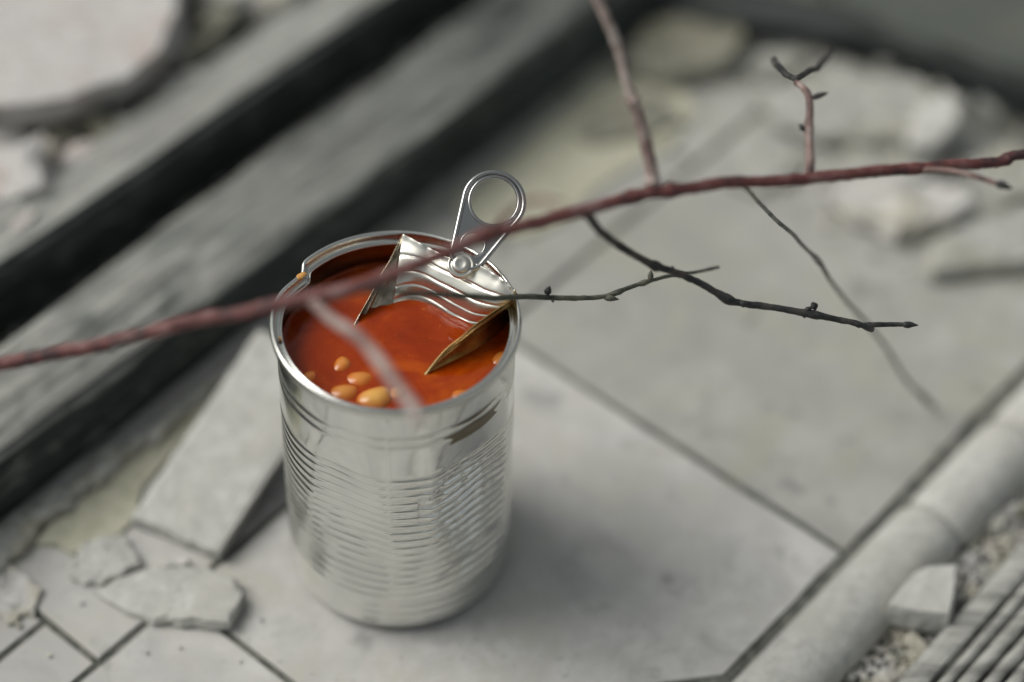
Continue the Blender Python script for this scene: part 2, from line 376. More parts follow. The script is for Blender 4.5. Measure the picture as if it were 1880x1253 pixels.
# broken flakes behind, on the far side of the floor
far = [
 ([(1395, 150), (1470, 120), (1600, 128), (1700, 150), (1725, 175), (1700, 250), (1600, 262), (1500, 240), (1420, 215)], .002, .014, PLASTER, (.05, -.05), 'wide pale plaster flake with a notched corner lying before the dark gap'),
 ([(1690, 190), (1742, 160), (1764, 185), (1750, 232), (1715, 262), (1660, 265)], .010, .012, PORC, (.1, 0), 'small bright plaster shard leaning on the wide pale flake'),
 ([(1480, 300), (1560, 268), (1690, 275), (1730, 300), (1690, 335), (1560, 345)], .0005, .010, PLASTER, (.0, .0), 'flat pale plaster flake between the wide flake and the notched flake'),
 ([(1500, 345), (1590, 325), (1700, 322), (1785, 345), (1790, 372), (1720, 405), (1645, 425), (1580, 395)], .001, .016, PLASTER, (-.05, .0), 'thick pale plaster flake with a notched lower edge near the branch tip'),
 ([(1705, 440), (1780, 400), (1900, 372), (1990, 400), (1960, 470), (1850, 482), (1712, 497)], .001, .013, PLASTER, (.02, .0), 'broad pale plaster flake with a straight broken edge below the branch tip'),
 ([(1770, 290), (1850, 262), (1960, 290), (1960, 350), (1840, 360)], .001, .012, STONE, (.03, .0), 'dull grey plaster flake half behind the branch tip'),
 ([(1330, 330), (1375, 280), (1460, 262), (1490, 290), (1450, 335), (1380, 350)], .0005, .006, STONE, (.0, .05), 'thin grey plaster flake beside the twig with three tips'),
 ([(1130, 120), (1180, 40), (1290, 10), (1370, 40), (1350, 110), (1240, 135)], .0, .018, OCHRE, (.0, .03), 'lump of ochre rubble in the gap beyond the dark beam'),
 ([(1050, 240), (1120, 180), (1210, 170), (1260, 215), (1180, 250), (1090, 262)], .0, .007, OCHRE, (.0, .03), 'flat ochre rubble piece beside the upright pink twig'),
 ([(1370, 130), (1400, 95), (1470, 85), (1480, 110), (1420, 140)], .0, .012, STONE, (.0, .03), 'small grey rubble piece at the end of the tiled floor'),
]
for k, (pts, z0, th, mt, tl, lab) in enumerate(far):
    flake('plaster_flake', px(pts, z0 + th * .5), z0, th * .5, DUSTY if mt is PLASTER and k != 3 else mt, 50 + k, tl, .14, lab, 'flake')
# slab at the far right corner, across a dark gap
flake('concrete_slab', px([(1545, 10), (1640, 50), (1760, 88), (1900, 135), (2100, 200), (2200, -40), (1900, -220), (1500, -160)], .016), -.004, .020, DULL, 71, rough=.02, label='dull grey concrete slab beyond the dark gap at the end of the tiles', cat='slab', taper=.03, jag=.02)
flake('shade_strip', px([(1130, 8), (1240, -60), (1560, 10), (1720, 70), (1900, 140), (2050, 205), (2040, 228), (1880, 168), (1700, 98), (1540, 54), (1420, 30), (1330, 18)], .012), -.004, .016, GAP_SHADE, 72, rough=.05, label='dark strip painted in as shade along the front of the concrete slab', cat='shade strip', taper=.06, jag=.02)  # dark strip added to paint the shadow gap in front of the slab

# right: shard of tile, grooved board
shard = flake('tile_shard', px([(1632, 1098), (1650, 1070), (1680, 1038), (1708, 1029), (1762, 1028), (1758, 1080), (1748, 1118), (1690, 1112)], .012), -.002, .011, PORC, 81, (.06, .10), .02,
      'smooth white tile shard with a curved edge lying between edging and grooved board', 'shard', taper=.10, jag=.01)
board = empty('grooved_board', ab(19, 10, -.5)); bpy.context.view_layer.update()
tag(board, 'pale grey grooved wooden board beside the tile shard', 'board')
def ridge(a0, a1, z1, seed, name='ridge'):
    n = 240; V = []; F = []; b0, b1 = -70, 55
    prof = [(0, 0), (0, .6), (.12, .92), (.35, 1), (.65, 1), (.88, .92), (1, .6), (1, 0)]
    for j in range(n + 1):
        b = b0 + (b1 - b0) * j / n; sw = .05 * fbm(Vector((b * .08, seed, 0)))
        for (u, h) in prof:
            V.append(ab(a0 + (a1 - a0) * u + sw + .03 * fbm(Vector((b * .5, u * 3, seed))), b, -.45 + (z1 + .45) * h + (.03 * fbm(Vector((b * .5, u * 4, seed + 9))) if h > .5 else 0)))
    w = len(prof)
    for j in range(n):
        for i in range(w): F.append((j * w + i, j * w + (i + 1) % w, (j + 1) * w + (i + 1) % w, (j + 1) * w + i))
    o = link(name, mesh(name, V, F, False), BOARDM, board); o.matrix_parent_inverse = board.matrix_world.inverted()
link('base', mesh('base', [ab(a, b, z) for a in (15.75, 39.0) for b in (-70, 55) for z in (-.75, -.05)], [(0, 1, 3, 2), (4, 6, 7, 5), (0, 4, 5, 1), (2, 3, 7, 6), (1, 5, 7, 3), (0, 2, 6, 4)], False), BOARDM, board).matrix_parent_inverse = board.matrix_world.inverted()
a = 15.65
for k in range(42):
    w = .95 if k == 0 else [.50, .44, .56, .47][k % 4]
    ridge(a, a + w, .42 + random.uniform(-.03, .03), k); a += w + .065

# loose crumbs: individual ones one can see, and grit
def crumb_mesh(seed, n=1):
    bm = bmesh.new(); bmesh.ops.create_icosphere(bm, subdivisions=2, radius=1)
    o = Vector((seed * 3.1, 0, 0)); sq = Vector((1, random.uniform(.6, .9), random.uniform(.4, .7)))
    for v in bm.verts:
        d = v.co.copy(); k = 1 + .35 * noise.noise(d * 1.3 + o) + .18 * noise.noise(d * 3 + o)
        for ax in range(3):
            lim = .62 + .2 * noise.noise(o + Vector((ax, 5, 0)))
            if abs(d[ax]) > lim: d[ax] = math.copysign(lim, d[ax])
        v.co = Vector((d.x * sq.x, d.y * sq.y, d.z * sq.z)) * k
    return bm_mesh('crumb', bm)
random.seed(12)
crumbs = []
for mt in (PLASTER_W, PLASTER, STONE, OCHRE):
    for s in range(3):
        me = crumb_mesh(s + 7 * len(crumbs)); me.materials.append(mt); crumbs.append(me)
def crumb(x, y, z, size, mi, label, group):
    o = link('rubble_stone', crumbs[mi]); o.location = (x, y, z + size * .33); o.scale = (size,) * 3
    o.rotation_euler = (random.uniform(-.4, .4), random.uniform(-.4, .4), random.uniform(0, 6.3)); tag(o, label, 'stone', group)
# behind the narrow beam, under the plaster block
lab1, grp1 = 'pale rubble stone in the gap between the narrow beam and the plaster block', 'rubble behind the narrow beam'
for (x, y, s, mi) in [(15, 310, .024, 0), (-20, 240, .022, 1), (10, 395, .016, 1), (140, 272, .017, 2), (70, 250, .011, 3), (205, 235, .012, 9), (95, 320, .010, 5), (185, 195, .013, 10), (235, 205, .011, 7), (270, 175, .010, 10),
                      (60, 345, .009, 9), (340, 130, .014, 6), (300, 150, .008, 4), (110, 215, .010, 11), (370, 60, .013, 9), (400, 25, .016, 9), (-40, 350, .018, 2), (320, 70, .012, 7)]:
    p = srv(x, y, .044); crumb(p.x, p.y, .031, s * .95, mi, lab1, grp1)
lab2, grp2 = 'small stone fallen into the gap between the two timber beams', 'stones between the beams'
for k in range(26):
    b = -6 + k * 2.0 + random.uniform(-.8, .8); p = ab(random.uniform(-16.0, -14.9), b); crumb(p.x, p.y, .008, random.uniform(.004, .009), random.choice([6, 7, 8, 9, 10]), lab2, grp2)
lab3, grp3 = 'small plaster crumb in the strip between edging and grooved board', 'crumbs beside the edging'
for k in range(70):
    b = random.uniform(3, 30); p = ab(random.uniform(14.35, 15.7), b); crumb(p.x, p.y, -.005, random.choice([.0015, .002, .0025, .0035, .005]), random.choice([0, 1, 3, 4, 5, 6, 9]), lab3, grp3)
lab4, grp4 = 'rubble piece beyond the end of the tiled floor', 'rubble beyond the tiles'
for k in range(40):
    p = ab(random.uniform(-10, 11), random.uniform(29.5, 36)); crumb(p.x, p.y, -.004, random.uniform(.004, .011), random.choice([3, 6, 7, 8, 9, 10, 11]), lab4, grp4)
lab5, grp5 = 'plaster crumb scattered on the tiles around the broken flakes', 'crumbs among the flakes'
for k in range(45):
    x, y = random.uniform(1380, 1900), random.uniform(130, 520); p = srv(x, y, 0); crumb(p.x, p.y, 0, random.choice([.0015, .002, .003, .004]), random.choice([0, 3, 4, 6, 7]), lab5, grp5)
lab6, grp6 = 'tiny crumb of plaster on the floor tiles near the flat chip', 'crumbs near the flat chip'
for (x, y, s) in [(35, 1150, .0018), (60, 1130, .0014), (480, 1140, .001), (150, 1110, .0013), (330, 1190, .0009), (90, 1205, .0012), (270, 1200, .0008), (440, 1215, .0009), (20, 990, .003), (110, 960, .0025)]:
    p = srv(x, y, 0); crumb(p.x, p.y, 0, s, random.choice([3, 6, 7]), lab6, grp6)
def grit(name, spots, mat, smin, smax, seed, label):
    rnd = random.Random(seed); V = []; F = []
    oct_v = [(1, 0, 0), (-1, 0, 0), (0, 1, 0), (0, -1, 0), (0, 0, 1), (0, 0, -1)]; oct_f = [(0, 2, 4), (2, 1, 4), (1, 3, 4), (3, 0, 4), (2, 0, 5), (1, 2, 5), (3, 1, 5), (0, 3, 5)]
    for (a0, a1, b0, b1, z, n) in spots:
        for k in range(n):
            p = ab(rnd.uniform(a0, a1), rnd.uniform(b0, b1), z); s = smin * (smax / smin) ** (rnd.random() ** 2); r = Matrix.Rotation(rnd.uniform(0, 6), 3, 'Z') @ Matrix.Rotation(rnd.uniform(-.6, .6), 3, 'X')
            b = len(V)
            for v in oct_v: V.append(p + r @ Vector((v[0] * s * rnd.uniform(.7, 1.3), v[1] * s * rnd.uniform(.6, 1.2), v[2] * s * rnd.uniform(.4, .9))))
            F += [tuple(b + i for i in f) for f in oct_f]
    me = bpy.data.meshes.new(name); me.from_pydata([tuple(v) for v in V], [], F); me.update()
    tag(link(name, me, mat), label, 'grit', kind='stuff')
grit('pale_grit', [(14.2, 15.8, -20, 40, -.5, 3800), (-26, -18.9, -5, 40, 2.9, 3000), (-16.2, -14.6, -20, 45, 1.0, 1200)], PLASTER, .0005, .0022, 1, 'fine pale plaster grit between edging, boards and beams')
grit('dark_grit', [(14.2, 15.8, -20, 40, -.5, 1500), (-26, -18.9, -5, 40, 2.9, 2500), (-16.2, -14.6, -20, 45, 1.0, 2000), (-12, 14, 30.2, 38, -.4, 3500)], STONE, .0005, .003, 2, 'fine grey rubble grit around the edges of the floor')
grit('floor_dust', [(-10.5, -9.2, -10, 30, .02, 700), (-4, 11, -8, 28, .0, 260), (-6, 8, 22, 30, .0, 500)], STONE, .0002, .0009, 3, 'fine dust and grit scattered over the floor tiles')

# ------------------------------------------------------------------ tin can
can = empty('tin_can', (0, 0, 0))
tag(can, 'dented ribbed tin can with its lid pulled open and ring pull standing up', 'can')
R0 = .0363
def sstep(x, e0, e1):
    t = min(1, max(0, (x - e0) / (e1 - e0))); return t * t * (3 - 2 * t)
def angd(t, t0): return (t - t0 + pi) % (2 * pi) - pi
def smin(a, b, k):
    h = max(0, min(1, .5 + .5 * (b - a) / k)); return b + (a - b) * h - k * h * (1 - h)
RIM_KINK = radians(148); BEAD_P = .0036
def rimdef(t, z):                        # the kink in the back left of the rim
    d = angd(t, RIM_KINK); w = sstep(z, .080, .110)
    k = exp(-(d / .060) ** 2) if d < 0 else exp(-(d / .26) ** 2); return -.0019 * k * w, -.0013 * k * w
def body_r(t, z):
    r = R0
    # flat buckled facets either side of the pressed crease
    w1 = sstep(z, .010, .055) * (1 - sstep(z, .056, .107))
    for (th, dep, phi, zc, k) in ((radians(-114), .0024, radians(-3), .055, .0006), (radians(-44), .0032, radians(1), .064, .0006)):
        c = cos(angd(t, th))
        if c > .3:
            rc = (R0 - dep - (z - zc) * sin(phi)) / (cos(phi) * c)
            r = r + w1 * (smin(r, rc, k) - r)
    # sharp pinch, and the fold that runs up to the right from it
    s = angd(t, radians(-77)) * R0; dz = z - .0625
    r -= .0007 * exp(-abs(s - .0008) / .0022) * exp(-(dz / .006) ** 2) * (1 if s > 0 else .4)
    q = s * .70 - dz; l = s * .82 + dz * .57
    r -= .0008 * exp(-(q / (.0016 if q < 0 else .0060)) ** 2) * sstep(l, -.002, .006) * (1 - sstep(l, .010, .034))
    # upper left dimple and low right scoop
    s4 = angd(t, radians(-123)) * R0; r -= .0010 * exp(-(s4 / .009) ** 2 - ((z - .072) / .011) ** 2)
    s5 = angd(t, radians(-48)) * R0; q5 = z - .027 - s5 * .28
    r -= .0013 * exp(-(s5 / .013) ** 2) * exp(-(q5 / (.0030 if q5 > 0 else .0095)) ** 2)
    s6 = angd(t, radians(-142)) * R0; r -= .0008 * exp(-(s6 / .006) ** 2 - ((z - .03) / .014) ** 2)
    r += .00018 * noise.noise(Vector((cos(t) * 3, sin(t) * 3, z * 70)))
    # beads: rounded bands parted by narrow rolled grooves
    bz = sstep(z, .0165, .0185) * (1 - sstep(z, .0770, .0790))
    flat = 1 - .35 * exp(-(angd(t, radians(-106)) / .30) ** 2) * exp(-((z - .068) / .010) ** 2)
    zz = z + .0009 * noise.noise(Vector((cos(t) * 1.6, sin(t) * 1.6, 4)))
    rip = exp(-(angd(t, radians(-50)) / .42) ** 2) * exp(-((z - .058) / .020) ** 2)
    zz += .0011 * rip * noise.noise(Vector((angd(t, radians(-50)) * 3.0, z * 60, 2)))
    flat *= 1 + .75 * rip + .35 * noise.noise(Vector((cos(t) * 5, sin(t) * 5, z * 130)))
    r += .00022 * rip * noise.noise(Vector((angd(t, radians(-50)) * 4 + z * 90, (z - angd(t, radians(-50)) * R0 * .7) * 420, 8)))
    ph = ((zz - .0763) / BEAD_P + .5) % 1 - .5
    r -= bz * flat * .00042 * (exp(-(ph * BEAD_P / .00070) ** 2) - .25)
    for zg in (.0957, .0917): r -= .00036 * exp(-((zz - zg) / .00085) ** 2)
    for zg in (.0125, .0090): r -= .00026 * exp(-((zz - zg) / .0009) ** 2)
    # soldered side seam
    sm = angd(t, radians(-92)) * R0
    return r
def build_body():
    NT, NZ = 720, 420; V = []; F = []
    for j in range(NZ + 1):
        z = .0042 + (.1062 - .0042) * j / NZ
        for i in range(NT):
            t = 2 * pi * i / NT; r = body_r(t, z); dr, dzz = rimdef(t, z); r += dr
            V.append((r * cos(t), r * sin(t), z + dzz))
    for j in range(NZ):
        for i in range(NT): F.append((j * NT + i, j * NT + (i + 1) % NT, (j + 1) * NT + (i + 1) % NT, (j + 1) * NT + i))
    return mesh('body', V, F)
link('body', build_body(), TIN, can)
def lathe(name, prof, NT=360, dent=False, close=False, wob=0):
    V = []; F = []; n = len(prof)
    for (r, z) in prof:
        for i in range(NT):
            t = 2 * pi * i / NT; dr, dz = rimdef(t, z) if dent else (0, 0)
            w = wob * noise.noise(Vector((cos(t) * 2, sin(t) * 2, r * 40)))
            V.append(((r + dr) * cos(t), (r + dr) * sin(t), z + dz + w))
    for j in range(n - 1 + (1 if close else 0)):
        j2 = (j + 1) % n
        for i in range(NT): F.append((j * NT + i, j * NT + (i + 1) % NT, j2 * NT + (i + 1) % NT, j2 * NT + i))
    return mesh(name, V, F)
rim_prof = [(.0362, .1058), (.0370, .1060), (.0376, .1066), (.0379, .1075), (.0380, .1086), (.0378, .1095), (.0374, .1100), (.0369, .1100), (.0365, .1095), (.0363, .1086), (.0361, .1077), (.0358, .1071),
            (.0355, .1069), (.0351, .1070), (.0348, .1073), (.03445, .1074), (.0343, .1071), (.0345, .1066), (.0351, .1058), (.0357, .1050)]
rim = link('rim', lathe('rim', rim_prof, dent=True, wob=.0002), TIN_RIM, can)
base_prof = [(.0361, .0052), (.0363, .0044), (.0362, .0036), (.0357, .0028), (.0353, .0018), (.0351, .0006), (.0348, .0), (.0344, .0004), (.0342, .0016), (.0340, .0030), (.0, .0032)]
link('base', lathe('base', base_prof), TIN, can)
def inner_z(z): return z
iw = [(.0357, .1052), (.0357, .101), (.0356, .096), (.0356, .088)]
link('inner_wall', lathe('inner_wall', iw, dent=True), LACQ, can)
def smear(x, y, z, L, W, H, ang):
    bm = bmesh.new(); bmesh.ops.create_uvsphere(bm, u_segments=20, v_segments=12, radius=1); c = srv(x, y, z)
    for v in bm.verts:
        k = 1 + .3 * noise.noise(v.co * 1.7 + Vector((x, 0, 0))); q = Vector((v.co.x * L * k, v.co.y * W * k, v.co.z * H)); q.rotate(Matrix.Rotation(ang, 3, 'Z')); v.co = c + q
    o = link('sauce_smear', bm_mesh('sauce_smear', bm, True), SMEAR, can); tag(o, label='small dried orange smear of sauce on the kinked rim')
m = Mat('dried_sauce', .25); m.color(m.ramp(m.noise(m.coord(), 500, 3), [(.4, (.42, .17, .03)), (.6, (.60, .32, .09))])); SMEAR = m.m
smear(553, 507, .1085, .0021, .0011, .0006, .9); smear(514, 623, .1076, .0004, .0010, .0006, .2)
# side seam: a narrow overlap strip following the wall
def seam():
    V = []; F = []; n = 240; w = 5
    for j in range(n + 1):
        z = .006 + (.104 - .006) * j / n
        for i in range(w + 1):
            t = radians(-92.2) + radians(3.0) * i / w; r = body_r(t, z) + (.00012 if 0 < i < w else -.00003)
            V.append((r * cos(t), r * sin(t), z))
    for j in range(n):
        for i in range(w): k = j * (w + 1) + i; F.append((k, k + 1, k + w + 2, k + w + 1))
    return mesh('seam', V, F)
link('seam', seam(), TIN, can)

# lid -------------------------------------------------------------
def polyline(pts, n):
    P = [Vector(p) for p in pts]; out = []; m = len(P) - 1
    for k in range(n + 1):
        u = k / n * m; i = min(int(u), m - 1); f = u - i
        p0, p1, p2, p3 = P[max(i - 1, 0)], P[i], P[i + 1], P[min(i + 2, m)]
        out.append(.5 * ((2 * p1) + (p2 - p0) * f + (2 * p0 - 5 * p1 + 4 * p2 - p3) * f * f + (3 * p1 - p0 - 3 * p2 + p3) * f ** 3))
    return out
SOUP = .0980
def sheet(top, bot, nu, nv, bulge, ripple, thick=.0003, v1=1.35, warp=None):
    """bent sheet metal between an upper and a lower curve, carried on below the lower one; returns verts, faces"""
    T = polyline(top, nu); B = polyline(bot, nu); V = []; F = []
    G = []
    for i in range(nu + 1):
        row = []
        for j in range(nv + 1):
            v = v1 * j / nv; p = T[i].lerp(B[i], v)
            row.append(p)
        G.append(row)
    for i in range(nu + 1):
        for j in range(nv + 1):
            a = G[min(i + 1, nu)][j] - G[max(i - 1, 0)][j]; b = G[i][min(j + 1, nv)] - G[i][max(j - 1, 0)]
            nrm = a.cross(b)
            nrm = nrm.normalized() if nrm.length > 1e-12 else Vector((0, 0, 1))
            if nrm.dot(CAM - G[i][j]) < 0: nrm = -nrm
            u, v = i / nu, v1 * j / nv
            V.append(G[i][j] + nrm * (bulge(u, v) + ripple(u, v)))
    for i in range(nu):
        for j in range(nv): k = i * (nv + 1) + j; F.append((k, k + 1, k + nv + 2, k + nv + 1))
    return V, F
def S(*p): return srv(*p)
P0 = S(741, 430, .1128); P2 = S(947, 533, .1118)
crease = [S(735, 548, .098)]
panel_top = [P0, S(768, 444, .1126), S(795, 458, .1118), S(822, 471, .1122), S(850, 477, .1135), S(880, 486, .1140), S(910, 503, .1136), S(932, 518, .1130), P2]
panel_bot = [S(722, 556, .098), S(752, 550, .098), S(775, 554, .098), S(798, 563, .098), S(820, 573, .098), S(842, 583, .098), S(864, 593, .098), S(886, 598, .0985), S(912, 592, .100)]
def bead(v, pos, w, h): return sum(h * exp(-((v - p) / w) ** 2) for p in pos)
V1, F1 = sheet(panel_top, panel_bot, 120, 90,
    lambda u, v: .0022 * sin(pi * min(v, 1)) * (.35 + .65 * sin(pi * u)) + .0006 * sin(u * 8 + v * 2) * sin(pi * min(v, 1)) + .0004 * noise.noise(Vector((u * 5, v * 3, 1))),
    lambda u, v: -bead(v + .055 * sin(u * 7.0) + .06 * u, (.31, .54, .77, .96), .021, .00040) + .0004 * exp(-(v / .06) ** 2) * (1 + noise.noise(Vector((u * 22, 0, 3)))))
wingL_top = [P0 + (S(652, 597, .098) - P0) * k for k in (0, .25, .5, .75, 1)]
wingL_bot = [P0 + (S(722, 556, .098) - P0) * k for k in (0, .25, .5, .75, 1)]
# left wing spans between the free edge and the fold, so sheet it edge to fold and carry both below the soup
def tri_sheet(apex, l, r, nu, nv, bul):
    V = []; F = []
    nrm = (l - apex).cross(r - apex).normalized()
    if nrm.dot(CAM - apex) < 0: nrm = -nrm
    for i in range(nu + 1):
        for j in range(nv + 1):
            h = 1.3 * i / nu; k = j / nv; p = apex.lerp(l, h).lerp(apex.lerp(r, h), k)
            V.append(p + nrm * bul(h, k))
    for i in range(nu):
        for j in range(nv): q = i * (nv + 1) + j; F.append((q, q + 1, q + nv + 2, q + nv + 1))
    return V, F
V2, F2 = tri_sheet(P0, S(650, 597, .098), S(722, 556, .098), 70, 40, lambda h, k: -.0016 * sin(pi * k) * min(h, 1) - .0009 * exp(-((k - .20) / .06) ** 2) * min(1, h * 2) - .0009 * exp(-((k - .46) / .07) ** 2) * min(1, h) + .0004 * noise.noise(Vector((h * 5, k * 4, 9))))
wing_e = [P2, S(936, 552, .1116), S(908, 571, .1103), S(872, 597, .1083), S(847, 619, .1066), S(832, 630, .1052), S(815, 645, .1034), S(796, 668, .1005), S(778, 692, .0976)]
wing_w = [S(952, 556, .1030), S(940, 582, .098), S(921, 607, .098), S(892, 630, .098), S(866, 646, .098), S(845, 657, .098), S(824, 667, .098), S(800, 678, .098), S(779, 693, .0970)]
V3, F3 = sheet(wing_e, wing_w, 110, 40, lambda u, v: -.0012 * sin(pi * min(1, v)) * sin(pi * u),
    lambda u, v: -.0005 * exp(-((v - .16) / .045) ** 2) + .0005 * exp(-((v - .30) / .06) ** 2) - .0004 * exp(-((v - .45) / .05) ** 2), v1=1.5)
def join(*vf):
    V = []; F = []
    for v, f in vf: b = len(V); V += v; F += [tuple(b + i for i in q) for q in f]
    return V, F
lid_me = mesh('lid', V1, F1)
lid = link('lid', lid_me, LIDM, can)
sol = lid.modifiers.new('sheet', 'SOLIDIFY'); sol.thickness = .00025; sol.offset = 0
wing_me = mesh('lid_edge', V3, F3)
wing = link('lid_edge', wing_me, GOLD, lid); sol = wing.modifiers.new('sheet', 'SOLIDIFY'); sol.thickness = .0003; sol.offset = 0
flap = link('lid_flap', mesh('lid_flap', V2, F2), FLAP, lid); sol = flap.modifiers.new('sheet', 'SOLIDIFY'); sol.thickness = .0003; sol.offset = 0
tag(flap, label='folded left flap of the lid standing on edge in the soup')
tag(wing, label='bent gold lacquered edge of the lid dipping into the soup')

def tube(path, rad, nseg=12, closed=False, flat=1.0, up=None, rnoise=0, seed=0):
    """swept tube through a list of points; rad is a number or a function of 0..1"""
    n = len(path); V = []; F = []
    prev = None
    for k, p in enumerate(path):
        if closed: tg = path[(k + 1) % n] - path[k - 1]
        else: tg = path[min(k + 1, n - 1)] - path[max(k - 1, 0)]
        tg = tg.normalized()
        if up is not None: x = up.cross(tg).normalized()
        elif prev is None: x = tg.orthogonal().normalized()
        else: x = (prev - tg * prev.dot(tg)).normalized()
        prev = x; y = tg.cross(x)
        r = rad(k / max(1, n - 1)) if callable(rad) else rad
        for i in range(nseg):
            a = 2 * pi * i / nseg; rr = r
            if rnoise: rr = r * (1 + rnoise * noise.noise(Vector((cos(a) * .8, sin(a) * .8, 0)) + p * 420 + Vector((seed, 0, 0))) + rnoise * .6 * noise.noise(p * 1500 + Vector((cos(a), sin(a), seed))))
            V.append(p + x * cos(a) * rr + y * sin(a) * rr * flat)
    m = n if closed else n - 1
    for k in range(m):
        for i in range(nseg): F.append((k * nseg + i, k * nseg + (i + 1) % nseg, ((k + 1) % n) * nseg + (i + 1) % nseg, ((k + 1) % n) * nseg + i))
    if not closed: F.append(tuple(range(nseg))); F.append(tuple((n - 1) * nseg + i for i in range(nseg)))
    return V, F

# ring pull: local frame on the raised lid
TO = S(851, 484, .1142)
ang = radians(25.8); tx = (RGT * cos(ang) - UPV * sin(ang)); ty = (RGT * sin(ang) + UPV * cos(ang))
ty = (ty * cos(radians(12)) + DIR * sin(radians(12))).normalized(); tz = tx.cross(ty).normalized(); tx = ty.cross(tz).normalized()
def TL(x, y, z=0): return TO + tx * (x / 1000) + ty * (y / 1000) + tz * (z / 1000)   # mm
RC, RR, NR = 21.6, 9.7, 5.6; NC = 3.6
def tab_outline(off=0.0, n=26):
    """outer outline: big ring joined by straight sides to the smaller nose"""
    R, r = RR + off, NR + off; d = RC - NC; al = math.asin((R - r) / d)
    pts = []
    for k in range(n * 2 + 1): t = -al + (pi + 2 * al) * k / (2 * n); pts.append((R * cos(t), RC + R * sin(t)))
    for k in range(n + 1): t = pi + al + (pi - 2 * al) * k / n; pts.append((r * cos(t), NC + r * sin(t)))
    return pts
def densify(pts, n):
    P = [Vector((*p, 0)) for p in pts]; out = []
    for k in range(len(P)):
        a, b = P[k], P[(k + 1) % len(P)]; m = max(1, int((b - a).length / n))
        out += [a.lerp(b, i / m) for i in range(m)]
    return out
tab = empty('pull_tab'); tab.parent = lid
def curve_plate(name, loops, half, bev):
    cu = bpy.data.curves.new(name, 'CURVE'); cu.dimensions = '2D'; cu.fill_mode = 'BOTH'; cu.extrude = half; cu.bevel_depth = bev; cu.bevel_resolution = 2
    for lp in loops:
        sp = cu.splines.new('POLY'); sp.points.add(len(lp) - 1); sp.use_cyclic_u = True
        for k, p in enumerate(lp): sp.points[k].co = (p[0] / 1000, p[1] / 1000, 0, 1)
    o = bpy.data.objects.new(name, cu); col.objects.link(o); dg = bpy.context.evaluated_depsgraph_get(); dg.update()
    me = bpy.data.meshes.new_from_object(o.evaluated_get(dg)); bpy.data.objects.remove(o)
    for v in me.vertices: v.co = TO + tx * v.co.x + ty * v.co.y + tz * v.co.z
    return me
def circ(x, y, rx, ry=None, n=48): return [(x + rx * cos(2 * pi * k / n), y + (ry or rx) * sin(2 * pi * k / n)) for k in range(n)]
web = curve_plate('web', [tab_outline(-.9), circ(0, RC + .2, 7.4, 7.7), circ(0, 6.6, 3.5, 3.6)], .00018, .00008)
link('web', web, TIN_TAB, tab)
oe = densify(tab_outline(-.45), .5)
V, F = tube([TL(p.x, p.y, 0) for p in oe], .00082, 12, True, 1.35, tz); link('rolled_edge', mesh('rolled_edge', V, F), TIN_TAB, tab)
V, F = tube([TL(p[0], p[1], .1) for p in circ(0, RC + .2, 7.55, 7.85, 64)], .00060, 12, True, 1.3, tz); link('finger_ring', mesh('finger_ring', V, F), TIN_TAB, tab)
V, F = tube([TL(p[0], p[1], .15) for p in circ(0, 6.6, 3.75, 3.85, 48)], .00036, 10, True, 1.2, tz); link('rivet_island', mesh('rivet_island', V, F), TIN_TAB, tab)
# rivet and its pressed ring on the lid
def disc_stack(c, nrm, prof, n=40):
    x = nrm.orthogonal().normalized(); y = nrm.cross(x); V = []; F = []
    for (r, h) in prof:
        for i in range(n): a = 2 * pi * i / n; V.append(c + (x * cos(a) + y * sin(a)) * r + nrm * h)
    for j in range(len(prof) - 1):
        for i in range(n): F.append((j * n + i, j * n + (i + 1) % n, (j + 1) * n + (i + 1) % n, (j + 1) * n + i))
    F.append(tuple((len(prof) - 1) * n + i for i in range(n)))
    return mesh('rivet', V, F)
rc = S(846, 486, .1146); rn = (CAM - rc).normalized().lerp(Vector((0, 0, 1)), .35).normalized()
link('rivet', disc_stack(rc, rn, [(.0042, -.0014), (.0041, -.0004), (.0038, .0), (.0034, -.0002), (.0030, -.0003), (.0027, .0), (.0026, .0006), (.0023, .0009), (.0015, .0010), (.0010, .0008), (.0002, .0008)]), LIDM, lid)

